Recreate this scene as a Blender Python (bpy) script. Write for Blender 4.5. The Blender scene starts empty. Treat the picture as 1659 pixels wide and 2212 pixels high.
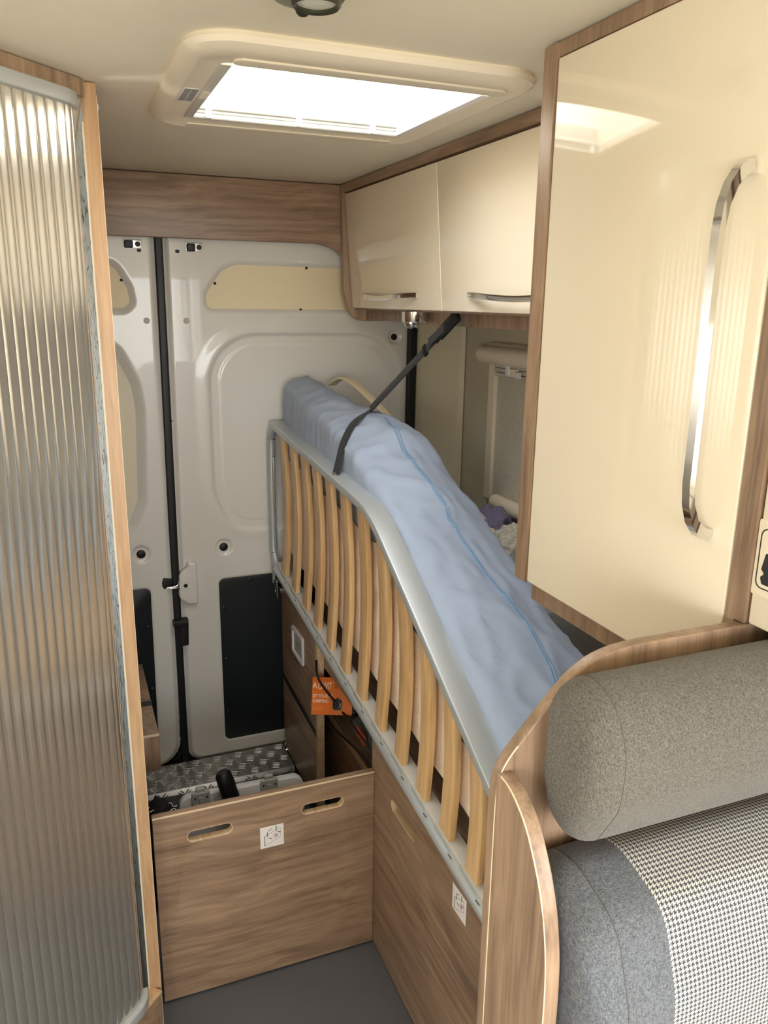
import bpy, bmesh, math, random
from mathutils import Vector, Matrix, noise
random.seed(7)
SC = bpy.context.scene
COL = SC.collection
R = math.radians

# ---------------------------------------------------------------- camera
yaw, pitch, roll, FPX = .384211, .259058, .013077, 1719.1
cy, sy, cp, sp, cr, sr = math.cos(yaw), math.sin(yaw), math.cos(pitch), math.sin(pitch), math.cos(roll), math.sin(roll)
fwd = Vector((sy*cp, cy*cp, -sp)); rgt = Vector((cy, -sy, 0)); upv = rgt.cross(fwd)
cr_, cu_ = cr*rgt + sr*upv, -sr*rgt + cr*upv
camd = bpy.data.cameras.new('camera'); cam = bpy.data.objects.new('camera', camd); COL.objects.link(cam)
m = Matrix((cr_, cu_, -fwd)).transposed().to_4x4(); m.translation = (0, 0, 1.57); cam.matrix_world = m
camd.sensor_fit = 'HORIZONTAL'; camd.sensor_width = 36; camd.lens = 36*FPX/1659
camd.clip_start = .02
SC.camera = cam
# ---------------------------------------------------------------- world, daylight, exposure
w = bpy.data.worlds.new('overcast_sky'); SC.world = w; w.use_nodes = True
nt = w.node_tree; nt.nodes.clear()
out = nt.nodes.new('ShaderNodeOutputWorld'); bg = nt.nodes.new('ShaderNodeBackground')
tc = nt.nodes.new('ShaderNodeTexCoord'); sx = nt.nodes.new('ShaderNodeSeparateXYZ')
mr = nt.nodes.new('ShaderNodeMapRange'); mr.inputs[1].default_value = -.08; mr.inputs[2].default_value = .04
mx = nt.nodes.new('ShaderNodeMix'); mx.data_type = 'RGBA'
mx.inputs[6].default_value = (.72, .69, .64, 1); mx.inputs[7].default_value = (.965, .985, 1, 1)
nt.links.new(tc.outputs['Generated'], sx.inputs[0]); nt.links.new(sx.outputs[2], mr.inputs[0])
nt.links.new(mr.outputs[0], mx.inputs[0]); nt.links.new(mx.outputs[2], bg.inputs[0]); nt.links.new(bg.outputs[0], out.inputs[0])
bg.inputs[1].default_value = 8.0
def portal(name, loc, rot, sx_, sy_):           # guides the sky light through the openings of the van
    l = bpy.data.lights.new(name, 'AREA'); l.shape = 'RECTANGLE'; l.size = sx_; l.size_y = sy_; l.cycles.is_portal = True
    o = bpy.data.objects.new(name, l); COL.objects.link(o); o.location = loc; o.rotation_euler = rot
portal('portal_roof_hatch', (.447, 1.378, 2.045), (0, 0, 0), .44, .40)
portal('portal_windscreen', (.27, -1.88, 1.37), (R(90), 0, R(0)), 1.4, .7)
portal('portal_sliding_door', (1.17, -.85, 1.325), (0, R(90), 0), .75, 1.0)
portal('portal_side_window', (-.65, -.75, 1.2), (0, R(-90), 0), .6, .9)
portal('portal_added_opening', (-.65, 1.80, 1.3), (0, R(-90), 0), .5, .30)  # unseen opening, added to bring daylight onto the divider lining
SC.view_settings.view_transform = 'Standard'; SC.view_settings.look = 'None'
SC.view_settings.exposure = .94; SC.view_settings.gamma = 1.0; SC.view_settings.use_curve_mapping = False
SC.cycles.max_bounces = 14; SC.cycles.diffuse_bounces = 8; SC.cycles.glossy_bounces = 6; SC.cycles.transparent_max_bounces = 12
SC.cycles.sample_clamp_indirect = 6; SC.cycles.use_denoising = True

# ---------------------------------------------------------------- materials
def lin(c):
    return tuple((v/255/12.92 if v/255 <= .04045 else ((v/255+.055)/1.055)**2.4) for v in c) + (1,)
class NT:
    def __init__(s, name):
        s.m = bpy.data.materials.new(name); s.m.use_nodes = True; s.t = s.m.node_tree
        s.b = s.t.nodes['Principled BSDF']; s.out = s.t.nodes['Material Output']
    def n(s, ty, ins=None, **kw):
        nd = s.t.nodes.new(ty)
        for k, v in kw.items(): setattr(nd, k, v)
        for k, v in (ins or {}).items():
            if hasattr(v, 'is_output') or isinstance(v, bpy.types.NodeSocket): s.t.links.new(v, nd.inputs[k])
            else: nd.inputs[k].default_value = v
        return nd
    def l(s, a, b): s.t.links.new(a, b)
    def coords(s):
        tc = s.n('ShaderNodeTexCoord'); oi = s.n('ShaderNodeObjectInfo')
        return s.n('ShaderNodeVectorMath', {0: tc.outputs['Object'], 1: oi.outputs['Location']}).outputs[0]
    def ramp(s, fac, stops):
        r = s.n('ShaderNodeValToRGB', {0: fac}); e = r.color_ramp.elements
        while len(e) < len(stops): e.new(.5)
        for el, (p, c) in zip(e, stops): el.position = p; el.color = c
        return r.outputs[0]
    def math(s, op, a, b=None, c=None):
        d = {0: a}
        if b is not None: d[1] = b
        if c is not None: d[2] = c
        return s.n('ShaderNodeMath', d, operation=op).outputs[0]
    def bump(s, h, strength, dist):
        s.l(s.n('ShaderNodeBump', {'Strength': strength, 'Distance': dist, 'Height': h}).outputs[0], s.b.inputs['Normal'])
MATS = {}
def plain(name, col, rough=.5, metal=0, spec=.5, coat=0, bump=0, bscale=300, var=0):
    if name in MATS: return MATS[name]
    k = NT(name); c = lin(col); k.b.inputs['Base Color'].default_value = c
    k.b.inputs['Roughness'].default_value = rough; k.b.inputs['Metallic'].default_value = metal
    k.b.inputs['Specular IOR Level'].default_value = spec; k.b.inputs['Coat Weight'].default_value = coat
    k.b.inputs['Coat Roughness'].default_value = .03
    v = k.coords()
    if var:
        nz = k.n('ShaderNodeTexNoise', {'Vector': v, 'Scale': 3.0, 'Detail': 6.0})
        k.l(k.ramp(nz.outputs[0], [(.3, tuple(x*(1-var) for x in c[:3])+(1,)), (.7, tuple(min(1, x*(1+var)) for x in c[:3])+(1,))]), k.b.inputs['Base Color'])
    nz = k.n('ShaderNodeTexNoise', {'Vector': v, 'Scale': float(bscale), 'Detail': 3.0})
    k.bump(nz.outputs[0], max(bump, .02), .001)
    MATS[name] = k.m; return k.m
def wood(name, axis, dark=(116, 94, 76), mid=(151, 125, 102), light=(175, 148, 122), rough=.38, sc=1.0):
    if name in MATS: return MATS[name]
    k = NT(name); v = k.coords()
    def grain(across, along, warp_amt, detail):
        sc_ = [across*sc]*3; sc_['XYZ'.index(axis)] = along*sc
        mp = k.n('ShaderNodeMapping', {'Vector': v, 'Scale': sc_}).outputs[0]
        wp = k.n('ShaderNodeTexNoise', {'Vector': v, 'Scale': 2.6, 'Detail': 2.0}).outputs['Color']
        mp = k.n('ShaderNodeVectorMath', {0: mp, 1: k.n('ShaderNodeVectorMath', {0: wp, 3: warp_amt}, operation='SCALE').outputs[0]}).outputs[0]
        return k.n('ShaderNodeTexNoise', {'Vector': mp, 'Scale': 1.0, 'Detail': detail, 'Roughness': .55}).outputs[0]
    n0, n1, n2 = grain(9, .7, 1.2, 2.0), grain(64, 1.5, 5.0, 4.0), grain(330, 6, 2.0, 2.0)
    f = k.math('ADD', k.math('ADD', k.math('MULTIPLY', n0, .34), k.math('MULTIPLY', n1, .46)), k.math('MULTIPLY', n2, .20))
    k.l(k.ramp(f, [(.36, lin(dark)), (.5, lin(mid)), (.63, lin(light))]), k.b.inputs['Base Color'])
    k.b.inputs['Roughness'].default_value = rough
    k.bump(n2, .08, .0008)
    MATS[name] = k.m; return k.m
def fabric(name, c1, c2, scale=900, rough=.9, b=.5):
    if name in MATS: return MATS[name]
    k = NT(name); v = k.coords()
    n1 = k.n('ShaderNodeTexNoise', {'Vector': k.n('ShaderNodeMapping', {'Vector': v, 'Scale': (scale*.25, scale, scale)}).outputs[0], 'Scale': 1.0, 'Detail': 2.0}).outputs[0]
    n2 = k.n('ShaderNodeTexNoise', {'Vector': k.n('ShaderNodeMapping', {'Vector': v, 'Scale': (scale, scale*.25, scale*.25)}).outputs[0], 'Scale': 1.0, 'Detail': 2.0}).outputs[0]
    f = k.math('MULTIPLY', k.math('ADD', n1, n2), .5)
    k.l(k.ramp(f, [(.38, lin(c1)), (.62, lin(c2))]), k.b.inputs['Base Color'])
    k.b.inputs['Roughness'].default_value = rough; k.b.inputs['Sheen Weight'].default_value = .15
    k.bump(f, b, .0015); MATS[name] = k.m; return k.m
W_X, W_Y, W_Z = wood('walnut_grain_across', 'X'), wood('walnut_grain_along', 'Y'), wood('walnut_grain_upright', 'Z')
PINE = wood('light_edge_wood', 'Z', (172, 135, 98), (192, 155, 117), (208, 174, 136), .4)
EDGE = plain('edge_banding_line', (226, 204, 172), .4)
PLY = wood('plywood_edge', 'Y', (196, 166, 128), (220, 192, 154), (234, 210, 176), .6, 2.5)
SLATW = wood('beech_slat', 'Z', (190, 150, 102), (212, 174, 124), (226, 192, 146), .35, 1.4)
CREAM = plain('high_gloss_cream', (238, 227, 204), .06, coat=.6, spec=.5, bump=.03, bscale=18)
CEIL = plain('ceiling_vinyl', (238, 231, 213), .75, bump=.25, bscale=260, var=.03)
PLAST = plain('cream_plastic', (236, 226, 206), .45)
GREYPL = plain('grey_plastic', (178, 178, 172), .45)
LGREY = plain('light_grey_plastic', (196, 192, 184), .4)
WHITE = plain('white_plastic', (232, 232, 232), .4)
CHROME = plain('chrome', (225, 225, 225), .08, 1)
SILVER = plain('silver_painted_metal', (186, 192, 194), .38, .35, bump=.02)
STEEL = plain('zinc_steel', (190, 190, 186), .3, 1)
BLACK = plain('black_rubber', (16, 17, 18), .5)
DARKPAN = plain('dark_hardboard', (20, 27, 29), .38, bump=.15, bscale=500)
DOORP = plain('grey_white_car_paint', (224, 222, 216), .3, coat=.4)
CREAMP = plain('cream_panel', (240, 226, 192), .55)
FLOORM = plain('dark_vinyl_floor', (92, 93, 95), .45, bump=.15, bscale=120, var=.12)
WALLM = plain('beige_wall_lining', (206, 198, 174), .8, bump=.2, bscale=300)
BLUE = fabric('blue_sheet', (153, 167, 189), (161, 175, 196), 1400, .85, .10)
QUILT = fabric('cream_quilt', (238, 218, 192), (250, 236, 214), 500, .9, .6)
GREYF = fabric('grey_melange', (104, 100, 94), (150, 146, 136), 1100, .95, .8)
GREYF2 = fabric('blue_grey_melange', (70, 74, 80), (114, 118, 123), 1100, .95, .8)
PURP = fabric('purple_cloth', (112, 106, 136), (136, 130, 164), 600)
GBLANK = fabric('grey_blanket', (120, 122, 122), (150, 150, 148), 600)
CROCH = fabric('cream_crochet', (186, 178, 162), (226, 220, 206), 260, .95, 1)
STRAPM = fabric('dark_webbing', (26, 29, 32), (40, 44, 47), 1500, .8, .6)

def houndstooth():
    k = NT('houndstooth_weave'); uv = k.n('ShaderNodeUVMap').outputs[0]
    s = k.n('ShaderNodeSeparateXYZ', {0: k.n('ShaderNodeMapping', {'Vector': uv, 'Scale': (1700, 1700, 1)}).outputs[0]})
    i, j = k.math('FLOOR', s.outputs[0]), k.math('FLOOR', s.outputs[1])
    wa = k.math('LESS_THAN', k.math('FLOORED_MODULO', i, 8.0), 4.0); we = k.math('LESS_THAN', k.math('FLOORED_MODULO', j, 8.0), 4.0)
    top = k.math('LESS_THAN', k.math('FLOORED_MODULO', k.math('ADD', i, j), 4.0), 2.0)
    d = k.math('ADD', k.math('MULTIPLY', wa, top), k.math('MULTIPLY', we, k.math('SUBTRACT', 1.0, top)))
    k.l(k.ramp(d, [(0, lin((196, 193, 187))), (1, lin((62, 64, 68)))]), k.b.inputs['Base Color'])
    k.b.inputs['Roughness'].default_value = .95; k.bump(d, .4, .001); return k.m
HOUND = houndstooth()
def crackle():
    k = NT('crackle_print_lining'); v = k.coords()
    vo = k.n('ShaderNodeTexVoronoi', {'Vector': k.n('ShaderNodeMapping', {'Vector': v, 'Scale': (1, 20, 26)}).outputs[0], 'Scale': 1.0, 'Randomness': 1.0}, feature='DISTANCE_TO_EDGE')
    k.l(k.ramp(vo.outputs['Distance'], [(.035, lin((66, 74, 80))), (.06, lin((192, 196, 192)))]), k.b.inputs['Base Color'])
    k.b.inputs['Roughness'].default_value = .4; return k.m
CRACK = crackle()
def tambour_mat():
    k = NT('pearl_tambour'); k.b.inputs['Base Color'].default_value = lin((224, 222, 216)); k.b.inputs['Metallic'].default_value = .85
    k.b.inputs['Roughness'].default_value = .20; k.b.inputs['Coat Weight'].default_value = .3
    return k.m
TAMB = tambour_mat()
def perforated():
    k = NT('perforated_cream_grille'); v = k.coords()
    vo = k.n('ShaderNodeTexVoronoi', {'Vector': v, 'Scale': 300.0, 'Randomness': 0.0})
    k.l(k.ramp(vo.outputs['Distance'], [(.22, lin((150, 140, 122))), (.34, lin((232, 222, 202)))]), k.b.inputs['Base Color'])
    k.b.inputs['Roughness'].default_value = .5; return k.m
PERF = perforated()
def glass(name, tint, gloss=.08):
    k = NT(name); tr = k.n('ShaderNodeBsdfTransparent', {0: tint}); gl = k.n('ShaderNodeBsdfGlossy', {'Roughness': .05})
    k.l(k.n('ShaderNodeMixShader', {0: gloss, 1: tr.outputs[0], 2: gl.outputs[0]}).outputs[0], k.out.inputs[0]); return k.m
ACRYL = glass('clear_acrylic_dome', (.96, .96, .96, 1))
def lensm():
    k = NT('frosted_lamp_lens'); k.b.inputs['Base Color'].default_value = lin((220, 220, 210)); k.b.inputs['Roughness'].default_value = .25
    k.bump(k.n('ShaderNodeTexVoronoi', {'Vector': k.coords(), 'Scale': 260.0}).outputs[0], .4, .001); return k.m
LENS = lensm()

# ---------------------------------------------------------------- mesh helpers
def finish(name, me, mat, parent=None, smooth=True, angle=35):
    bm = bmesh.new(); bm.from_mesh(me); bmesh.ops.remove_doubles(bm, verts=bm.verts, dist=1e-6)
    bmesh.ops.recalc_face_normals(bm, faces=bm.faces)
    if bm.verts:
        lo = Vector([min(v.co[i] for v in bm.verts) for i in range(3)]); hi = Vector([max(v.co[i] for v in bm.verts) for i in range(3)])
    c = (lo+hi)/2
    for v in bm.verts: v.co -= c
    for e in bm.edges:
        e.smooth = not (len(e.link_faces) == 2 and e.calc_face_angle(0) > R(angle))
    for f in bm.faces: f.smooth = smooth
    bm.to_mesh(me); bm.free()
    me.materials.clear()
    for mm in (mat if isinstance(mat, (list, tuple)) else [mat]): me.materials.append(mm)
    o = bpy.data.objects.new(name, me); COL.objects.link(o)
    base = Vector((0, 0, 0)); p = parent
    if p is not None:
        o.parent = p; p0 = Vector(p['_w']); o.location = c - p0
    else: o.location = c
    o['_w'] = list(c)
    return o
def mesh(name, verts, faces, mat, parent=None, **k):
    me = bpy.data.meshes.new(name); me.from_pydata([tuple(v) for v in verts], [], faces); return finish(name, me, mat, parent, **k)
def thing(name, loc, label, cat, group=None, kind=None):
    o = bpy.data.objects.new(name, None); COL.objects.link(o); o.location = loc; o.empty_display_size = .05; o['_w'] = list(loc)
    return tag(o, label, cat, group, kind)
def tag(o, label, cat, group=None, kind=None):
    o['label'] = label; o['category'] = cat
    if group: o['group'] = group
    if kind: o['kind'] = kind
    return o
def rpoly(pts, r, seg=6):                        # polygon with rounded corners; r number or list
    n = len(pts); res = []
    for i in range(n):
        p, a, b = Vector(pts[i]), Vector(pts[i-1]), Vector(pts[(i+1) % n])
        rr = r[i] if isinstance(r, (list, tuple)) else r
        if rr <= 0: res.append(tuple(p)); continue
        u, v = (a-p).normalized(), (b-p).normalized(); ang = u.angle(v)
        t = min(rr/math.tan(ang/2), .49*(a-p).length, .49*(b-p).length); rr2 = t*math.tan(ang/2)
        c = p + (u+v).normalized()*(rr2/math.sin(ang/2)); s0, s1 = p+u*t-c, p+v*t-c
        a0 = math.atan2(s0.y, s0.x); d = (math.atan2(s1.y, s1.x)-a0+math.pi) % (2*math.pi)-math.pi
        for q in range(seg+1):
            t_ = a0+d*q/seg; res.append((c.x+rr2*math.cos(t_), c.y+rr2*math.sin(t_)))
    return res
def rrect(x0, x1, y0, y1, r, seg=6): return rpoly([(x0, y0), (x1, y0), (x1, y1), (x0, y1)], r, seg)
PLANES = {'XY': ((1, 0, 0), (0, 1, 0), (0, 0, 1)), 'XZ': ((1, 0, 0), (0, 0, 1), (0, 1, 0)), 'YZ': ((0, 1, 0), (0, 0, 1), (1, 0, 0))}
def prism(name, loops, plane, w0, w1, mat, parent=None, bevel=.0012, M=None, seg=2):   # extruded outline with holes and rounded edges
    if not isinstance(loops[0][0], (tuple, list, Vector)): loops = [loops]
    cu = bpy.data.curves.new(name, 'CURVE'); cu.dimensions = '2D'; cu.fill_mode = 'BOTH'
    bevel = min(bevel, abs(w1-w0)/2*.98)
    cu.extrude = max(abs(w1-w0)/2-bevel, 1e-5); cu.bevel_depth = bevel; cu.bevel_resolution = seg; cu.offset = -bevel
    for lp in loops:
        s = cu.splines.new('POLY'); s.points.add(len(lp)-1); s.use_cyclic_u = True
        for p, q in zip(s.points, lp): p.co = (q[0], q[1], 0, 1)
    t = bpy.data.objects.new('t', cu); me = t.to_mesh().copy(); t.to_mesh_clear(); bpy.data.objects.remove(t); bpy.data.curves.remove(cu)
    U, V, N = (Vector(a) for a in PLANES[plane]); wc = (w0+w1)/2
    for v in me.vertices:
        co = U*v.co.x + V*v.co.y + N*(v.co.z+wc); v.co = M @ co if M else co
    return finish(name, me, mat, parent)
def box(name, x0, x1, y0, y1, z0, z1, mat, parent=None, bevel=.0015, M=None):
    return prism(name, [(x0, y0), (x1, y0), (x1, y1), (x0, y1)], 'XY', z0, z1, mat, parent, bevel, M)
def frames(pts, closed=False, ref=None):
    out = []; n = len(pts)
    for i in range(n):
        a = pts[i-1] if (i or closed) else pts[0]; b = pts[(i+1) % n] if (i < n-1 or closed) else pts[-1]
        t = (b-a).normalized(); r_ = ref or (Vector((0, 0, 1)) if abs(t.z) < .95 else Vector((1, 0, 0)))
        s = t.cross(r_).normalized(); out.append((s, s.cross(t).normalized()))
    return out
def sweep(name, pts, prof, mat, parent=None, closed=False, ref=None, cap=True, uvs=False):
    pts = [Vector(p) for p in pts]; fr = frames(pts, closed, Vector(ref) if ref else None); k = len(prof); vs, fs = [], []
    for p, (s, u) in zip(pts, fr):
        for a, b in prof: vs.append(p+s*a+u*b)
    n = len(pts)
    for i in range(n if closed else n-1):
        for j in range(k):
            i2, j2 = (i+1) % n, (j+1) % k; fs.append((i*k+j, i*k+j2, i2*k+j2, i2*k+j))
    if cap and not closed: fs += [tuple(range(k)), tuple(range((n-1)*k, n*k))]
    return mesh(name, vs, fs, mat, parent)
def circ(r, n=14): return [(r*math.cos(2*math.pi*i/n), r*math.sin(2*math.pi*i/n)) for i in range(n)]
def tube(name, pts, r, mat, parent=None, n=14, **k): return sweep(name, pts, circ(r, n), mat, parent, **k)
def smoothpath(pts, seg=6, closed=False):        # Catmull-Rom
    P = [Vector(p) for p in pts]; n = len(P); out = []
    for i in range(n-1):
        a, b, c, d = P[max(i-1, 0)], P[i], P[i+1], P[min(i+2, n-1)]
        for q in range(seg):
            t = q/seg; out.append(.5*((2*b)+(c-a)*t+(2*a-5*b+4*c-d)*t*t+(3*b-a-3*c+d)*t**3))
    out.append(P[-1]); return out
def loft(name, loops, mat, parent=None, closed=True, cap0=False, cap1=False, **k):
    n = len(loops[0]); vs = [v for lp in loops for v in lp]; fs = []
    for i in range(len(loops)-1):
        for j in range(n if closed else n-1): j2 = (j+1) % n; fs.append((i*n+j, i*n+j2, (i+1)*n+j2, (i+1)*n+j))
    if cap0: fs.append(tuple(range(n)))
    if cap1: fs.append(tuple(range((len(loops)-1)*n, len(loops)*n)))
    return mesh(name, vs, fs, mat, parent, **k)
def lathe(name, prof, c, axis, mat, parent=None, n=28, **k):   # prof: (radius, height) along axis
    A = Vector(axis).normalized(); U = A.orthogonal().normalized(); V = A.cross(U); c = Vector(c)
    lp = [[c+A*h+(U*math.cos(2*math.pi*i/n)+V*math.sin(2*math.pi*i/n))*max(r, 1e-4) for i in range(n)] for r, h in prof]
    return loft(name, lp, mat, parent, cap0=True, cap1=True, **k)
def text(name, body, size, M, mat, parent=None, ext=.0004, sx=1.0, bold=0):
    cu = bpy.data.curves.new(name, 'FONT'); cu.body = body; cu.size = size; cu.extrude = ext; cu.offset = bold
    t = bpy.data.objects.new('t', cu); me = t.to_mesh().copy(); t.to_mesh_clear(); bpy.data.objects.remove(t); bpy.data.curves.remove(cu)
    S = Matrix.Diagonal((sx, 1, 1, 1))
    for v in me.vertices: v.co = M @ (S @ v.co)
    return finish(name, me, mat, parent)
def basis(o, u, v):                                # local x,y -> u,v ; z -> u x v
    u, v = Vector(u).normalized(), Vector(v).normalized(); mm = Matrix((u, v, u.cross(v))).transposed().to_4x4(); mm.translation = o; return mm
def poly_sdf(px, py, pts):
    d = 1e9; ins = False; n = len(pts); j = n-1
    for i in range(n):
        ax, ay = pts[i]; bx, by = pts[j]
        ex, ey = bx-ax, by-ay; wx, wy = px-ax, py-ay
        t = max(0, min(1, (wx*ex+wy*ey)/(ex*ex+ey*ey+1e-12))); dx, dy = wx-ex*t, wy-ey*t; d = min(d, dx*dx+dy*dy)
        if (ay > py) != (by > py) and px < (bx-ax)*(py-ay)/(by-ay+1e-12)+ax: ins = not ins
        j = i
    d = math.sqrt(d); return -d if ins else d
def sstep(a, b, x):
    t = max(0, min(1, (x-a)/(b-a))); return t*t*(3-2*t)

# ================================================================= STRUCTURE
ZC = 1.90
fl = prism('floor', [(-.66, -1.9), (1.18, -1.9), (1.18, 2.5), (-.66, 2.5)], 'XY', -.03, 0, FLOORM); tag(fl, 'dark grey vinyl floor of the camper van aisle', 'floor', kind='structure')
ce = prism('ceiling', [[(-.66, -1.9), (1.18, -1.9), (1.18, 2.5), (-.66, 2.5)], [(.235, 1.185), (.66, 1.185), (.66, 1.57), (.235, 1.57)]], 'XY', ZC, ZC+.03, CEIL)
tag(ce, 'pale beige textured ceiling around the roof hatch', 'ceiling', kind='structure')
o = prism('wall_right', [[(-1.9, 0), (2.5, 0), (2.5, ZC), (-1.9, ZC)], [(-1.35, .95), (-.35, .95), (-.35, 1.7), (-1.35, 1.7)]], 'YZ', 1.18, 1.21, WALLM)
tag(o, 'beige lined side wall behind the bed with the blind', 'wall', kind='structure')
o = prism('wall_left', [[(-1.9, 0), (2.5, 0), (2.5, ZC), (-1.9, ZC)], [(-1.2, .9), (-.3, .9), (-.3, 1.5), (-1.2, 1.5)], [(1.65, 1.05), (1.95, 1.05), (1.95, 1.55), (1.65, 1.55)]], 'YZ', -.69, -.66, WALLM)  # last hole is a made-up bathroom window, added to light the divider lining
tag(o, 'beige side wall on the bathroom side', 'wall', kind='structure')
o = prism('wall_front', [[(-.69, 0), (1.21, 0), (1.21, ZC), (-.69, ZC)], [(-.43, 1.02), (.97, 1.02), (.97, 1.72), (-.43, 1.72)]], 'XZ', -1.93, -1.9, WALLM)
tag(o, 'front wall with the windscreen opening behind the viewer', 'wall', kind='structure')
o = prism('wall_rear', [[(-.69, 0), (1.21, 0), (1.21, ZC+.03), (-.69, ZC+.03)]], 'XZ', 2.5, 2.53, BLACK)
tag(o, 'dark outer skin behind the rear doors', 'wall', kind='structure')

# header above rear doors
hd = prism('trim_1', rpoly([(.06, 1.732), (.735, 1.732), (.79, 1.722), (.83, 1.685), (.83, ZC-.002), (.06, ZC-.002)], [0, .2, .1, 0, 0, 0]), 'XZ', 2.375, 2.395, W_X, bevel=.002)
tag(hd, 'walnut wood header board above the rear doors', 'trim', kind='structure')

# ---------------- rear doors: pressed sheet metal as relief
DY = 2.43
def door_sheet(name, x0, x1, z0, z1, feats, parent, step=.004, outline=None):
    nx, nz = int((x1-x0)/step)+1, int((z1-z0)/step)+1; vs = []; ok = []
    boxes = []
    for pts, fn, mg in feats:
        xs, zs = [p[0] for p in pts], [p[1] for p in pts]; boxes.append((min(xs)-mg, max(xs)+mg, min(zs)-mg, max(zs)+mg))
    for j in range(nz):
        for i in range(nx):
            x, z = x0+(x1-x0)*i/(nx-1), z0+(z1-z0)*j/(nz-1); d = 0; keep = True
            for (pts, fn, mg), b in zip(feats, boxes):
                if b[0] <= x <= b[1] and b[2] <= z <= b[3]: d += fn(poly_sdf(x, z, pts))
            if outline:
                s = poly_sdf(x, z, outline)
                if 0 < s < step*1.3:
                    e = 1e-4; gx, gz = poly_sdf(x+e, z, outline)-s, poly_sdf(x, z+e, outline)-s; gl = math.hypot(gx, gz) or 1
                    x, z = x-gx/gl*s, z-gz/gl*s; d += .010
                elif s > 0: keep = False
                else: d += .010*(1-sstep(0, .016, -s))
            vs.append((x, DY+d, z)); ok.append(keep)
    fs = [(j*nx+i, j*nx+i+1, (j+1)*nx+i+1, (j+1)*nx+i) for j in range(nz-1) for i in range(nx-1)
          if ok[j*nx+i] and ok[j*nx+i+1] and ok[(j+1)*nx+i+1] and ok[(j+1)*nx+i]]
    used = sorted({v for f in fs for v in f}); ix = {v: k for k, v in enumerate(used)}
    return mesh(name, [vs[v] for v in used], [tuple(ix[v] for v in f) for f in fs], DOORP, parent, angle=80)
cut = lambda depth, wd=.014: (lambda s: depth*(1-sstep(-wd, wd*.3, s)) if s < .05 else 0)
def emboss(s):                                    # rounded groove, then a flat field with a fine line
    return .010*(1-sstep(-.010, .003, s)) - .0035*(1-sstep(.006, .045, s)) - .0020*(1-sstep(-.036, -.032, s))
def boss(s): return .006*(1-sstep(-.004, .001, s)) if s < .02 else 0
def circpts(x, z, r, n=20): return [(x+r*math.cos(2*math.pi*i/n), z+r*math.sin(2*math.pi*i/n)) for i in range(n)]
up_r = rpoly([(.407, 1.534), (1.03, 1.534), (1.03, 1.672), (.50, 1.676), (.455, 1.655), (.405, 1.585)], [.045, .04, .04, .06, .06, .04])
mid_r = rpoly([(.46, .855), (1.03, .855), (1.03, 1.471), (.408, 1.471), (.408, .99)], [.12, .12, .15, .15, .15], 10)
low_r = rrect(.412, 1.03, .122, .704, .022)
d1 = thing('door_2', (.69, DY, .07), 'grey-white right rear door with a wide embossed panel and black lower inset', 'van door', kind='structure')
door_sheet('door_sheet', .292, 1.07, .066, 1.78, [(up_r, cut(.010), .03), (mid_r, emboss, .06), (low_r, cut(.006, .006), .03),
    (circpts(.435, .807, .027), boss, .02), (circpts(1.011, 1.458, .022), boss, .02)], d1,
    outline=rpoly([(.290, .066), (1.07, .066), (1.07, 1.78), (.299, 1.78)], [.05, .03, 0, 0]))
prism('cream_infill', rpoly([(.403, 1.530), (1.034, 1.530), (1.034, 1.676), (.497, 1.680), (.452, 1.659), (.401, 1.587)], [.045, .04, .04, .06, .06, .04]), 'XZ', DY+.0075, DY+.0095, CREAMP, d1, .0005)
p = prism('black_infill', rrect(.409, 1.033, .119, .707, .022), 'XZ', DY+.0035, DY+.0065, DARKPAN, d1, .0008)
for (x, z) in ((.515, .688), (.428, .60), (.428, .42), (.428, .235), (.50, .137)):
    lathe('screw', [(.006, 0), (.006, .002), (.003, .004)], (x, DY+.0035, z), (0, -1, 0), DARKPAN, d1, 12)
for (x, z) in ((.441, 1.614), (.72, 1.664), (.70, 1.541)):
    lathe('rivet', [(.0042, 0), (.0042, .002), (.002, .003)], (x, DY+.0075, z), (0, -1, 0), BLACK, d1, 12)
for (x, z, r) in ((.435, .807, .0135), (1.011, 1.458, .0105)):
    lathe('hole_plug', [(r, 0), (r, .003), (r*.6, .006)], (x, DY+.006, z), (0, -1, 0), BLACK, d1, 18)
lathe('button_plug', [(.009, 0), (.009, .002), (.005, .004)], (.353, DY+.001, 1.507), (0, -1, 0), LGREY, d1, 16)
prism('slot_hole', rrect(.331, .343, 1.695, 1.704, .004), 'XZ', DY-.0005, DY+.002, BLACK, d1, .0002)
prism('hinge_bracket', [rrect(.360, .408, 1.700, 1.725, .004)], 'XZ', DY-.004, DY+.002, STEEL, d1, .001)
prism('check_block', rrect(.362, .386, 1.700, 1.722, .004), 'XZ', DY-.016, DY-.003, BLACK, d1, .003)
lathe('bolt', [(.007, 0), (.007, .003), (.004, .004), (.004, .002)], (.398, DY-.004, 1.712), (0, -1, 0), BLACK, d1, 16)
# lock case and handle on the right door edge
lk = prism('lock_cover', rpoly([(.345, .634), (.345, .772), (.318, .772), (.312, .757), (.295, .745), (.289, .731), (.286, .668), (.291, .653), (.306, .645), (.312, .634)], [.008, .008, .003, .008, .008, .008, .010, .008, .008, .003]), 'XZ', DY-.020, DY+.005, DOORP, d1, .006, seg=3)
prism('lock_hole', circpts(.3075, .700, .0065, 14), 'XZ', DY-.0206, DY-.0190, BLACK, lk, .0002)
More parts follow.
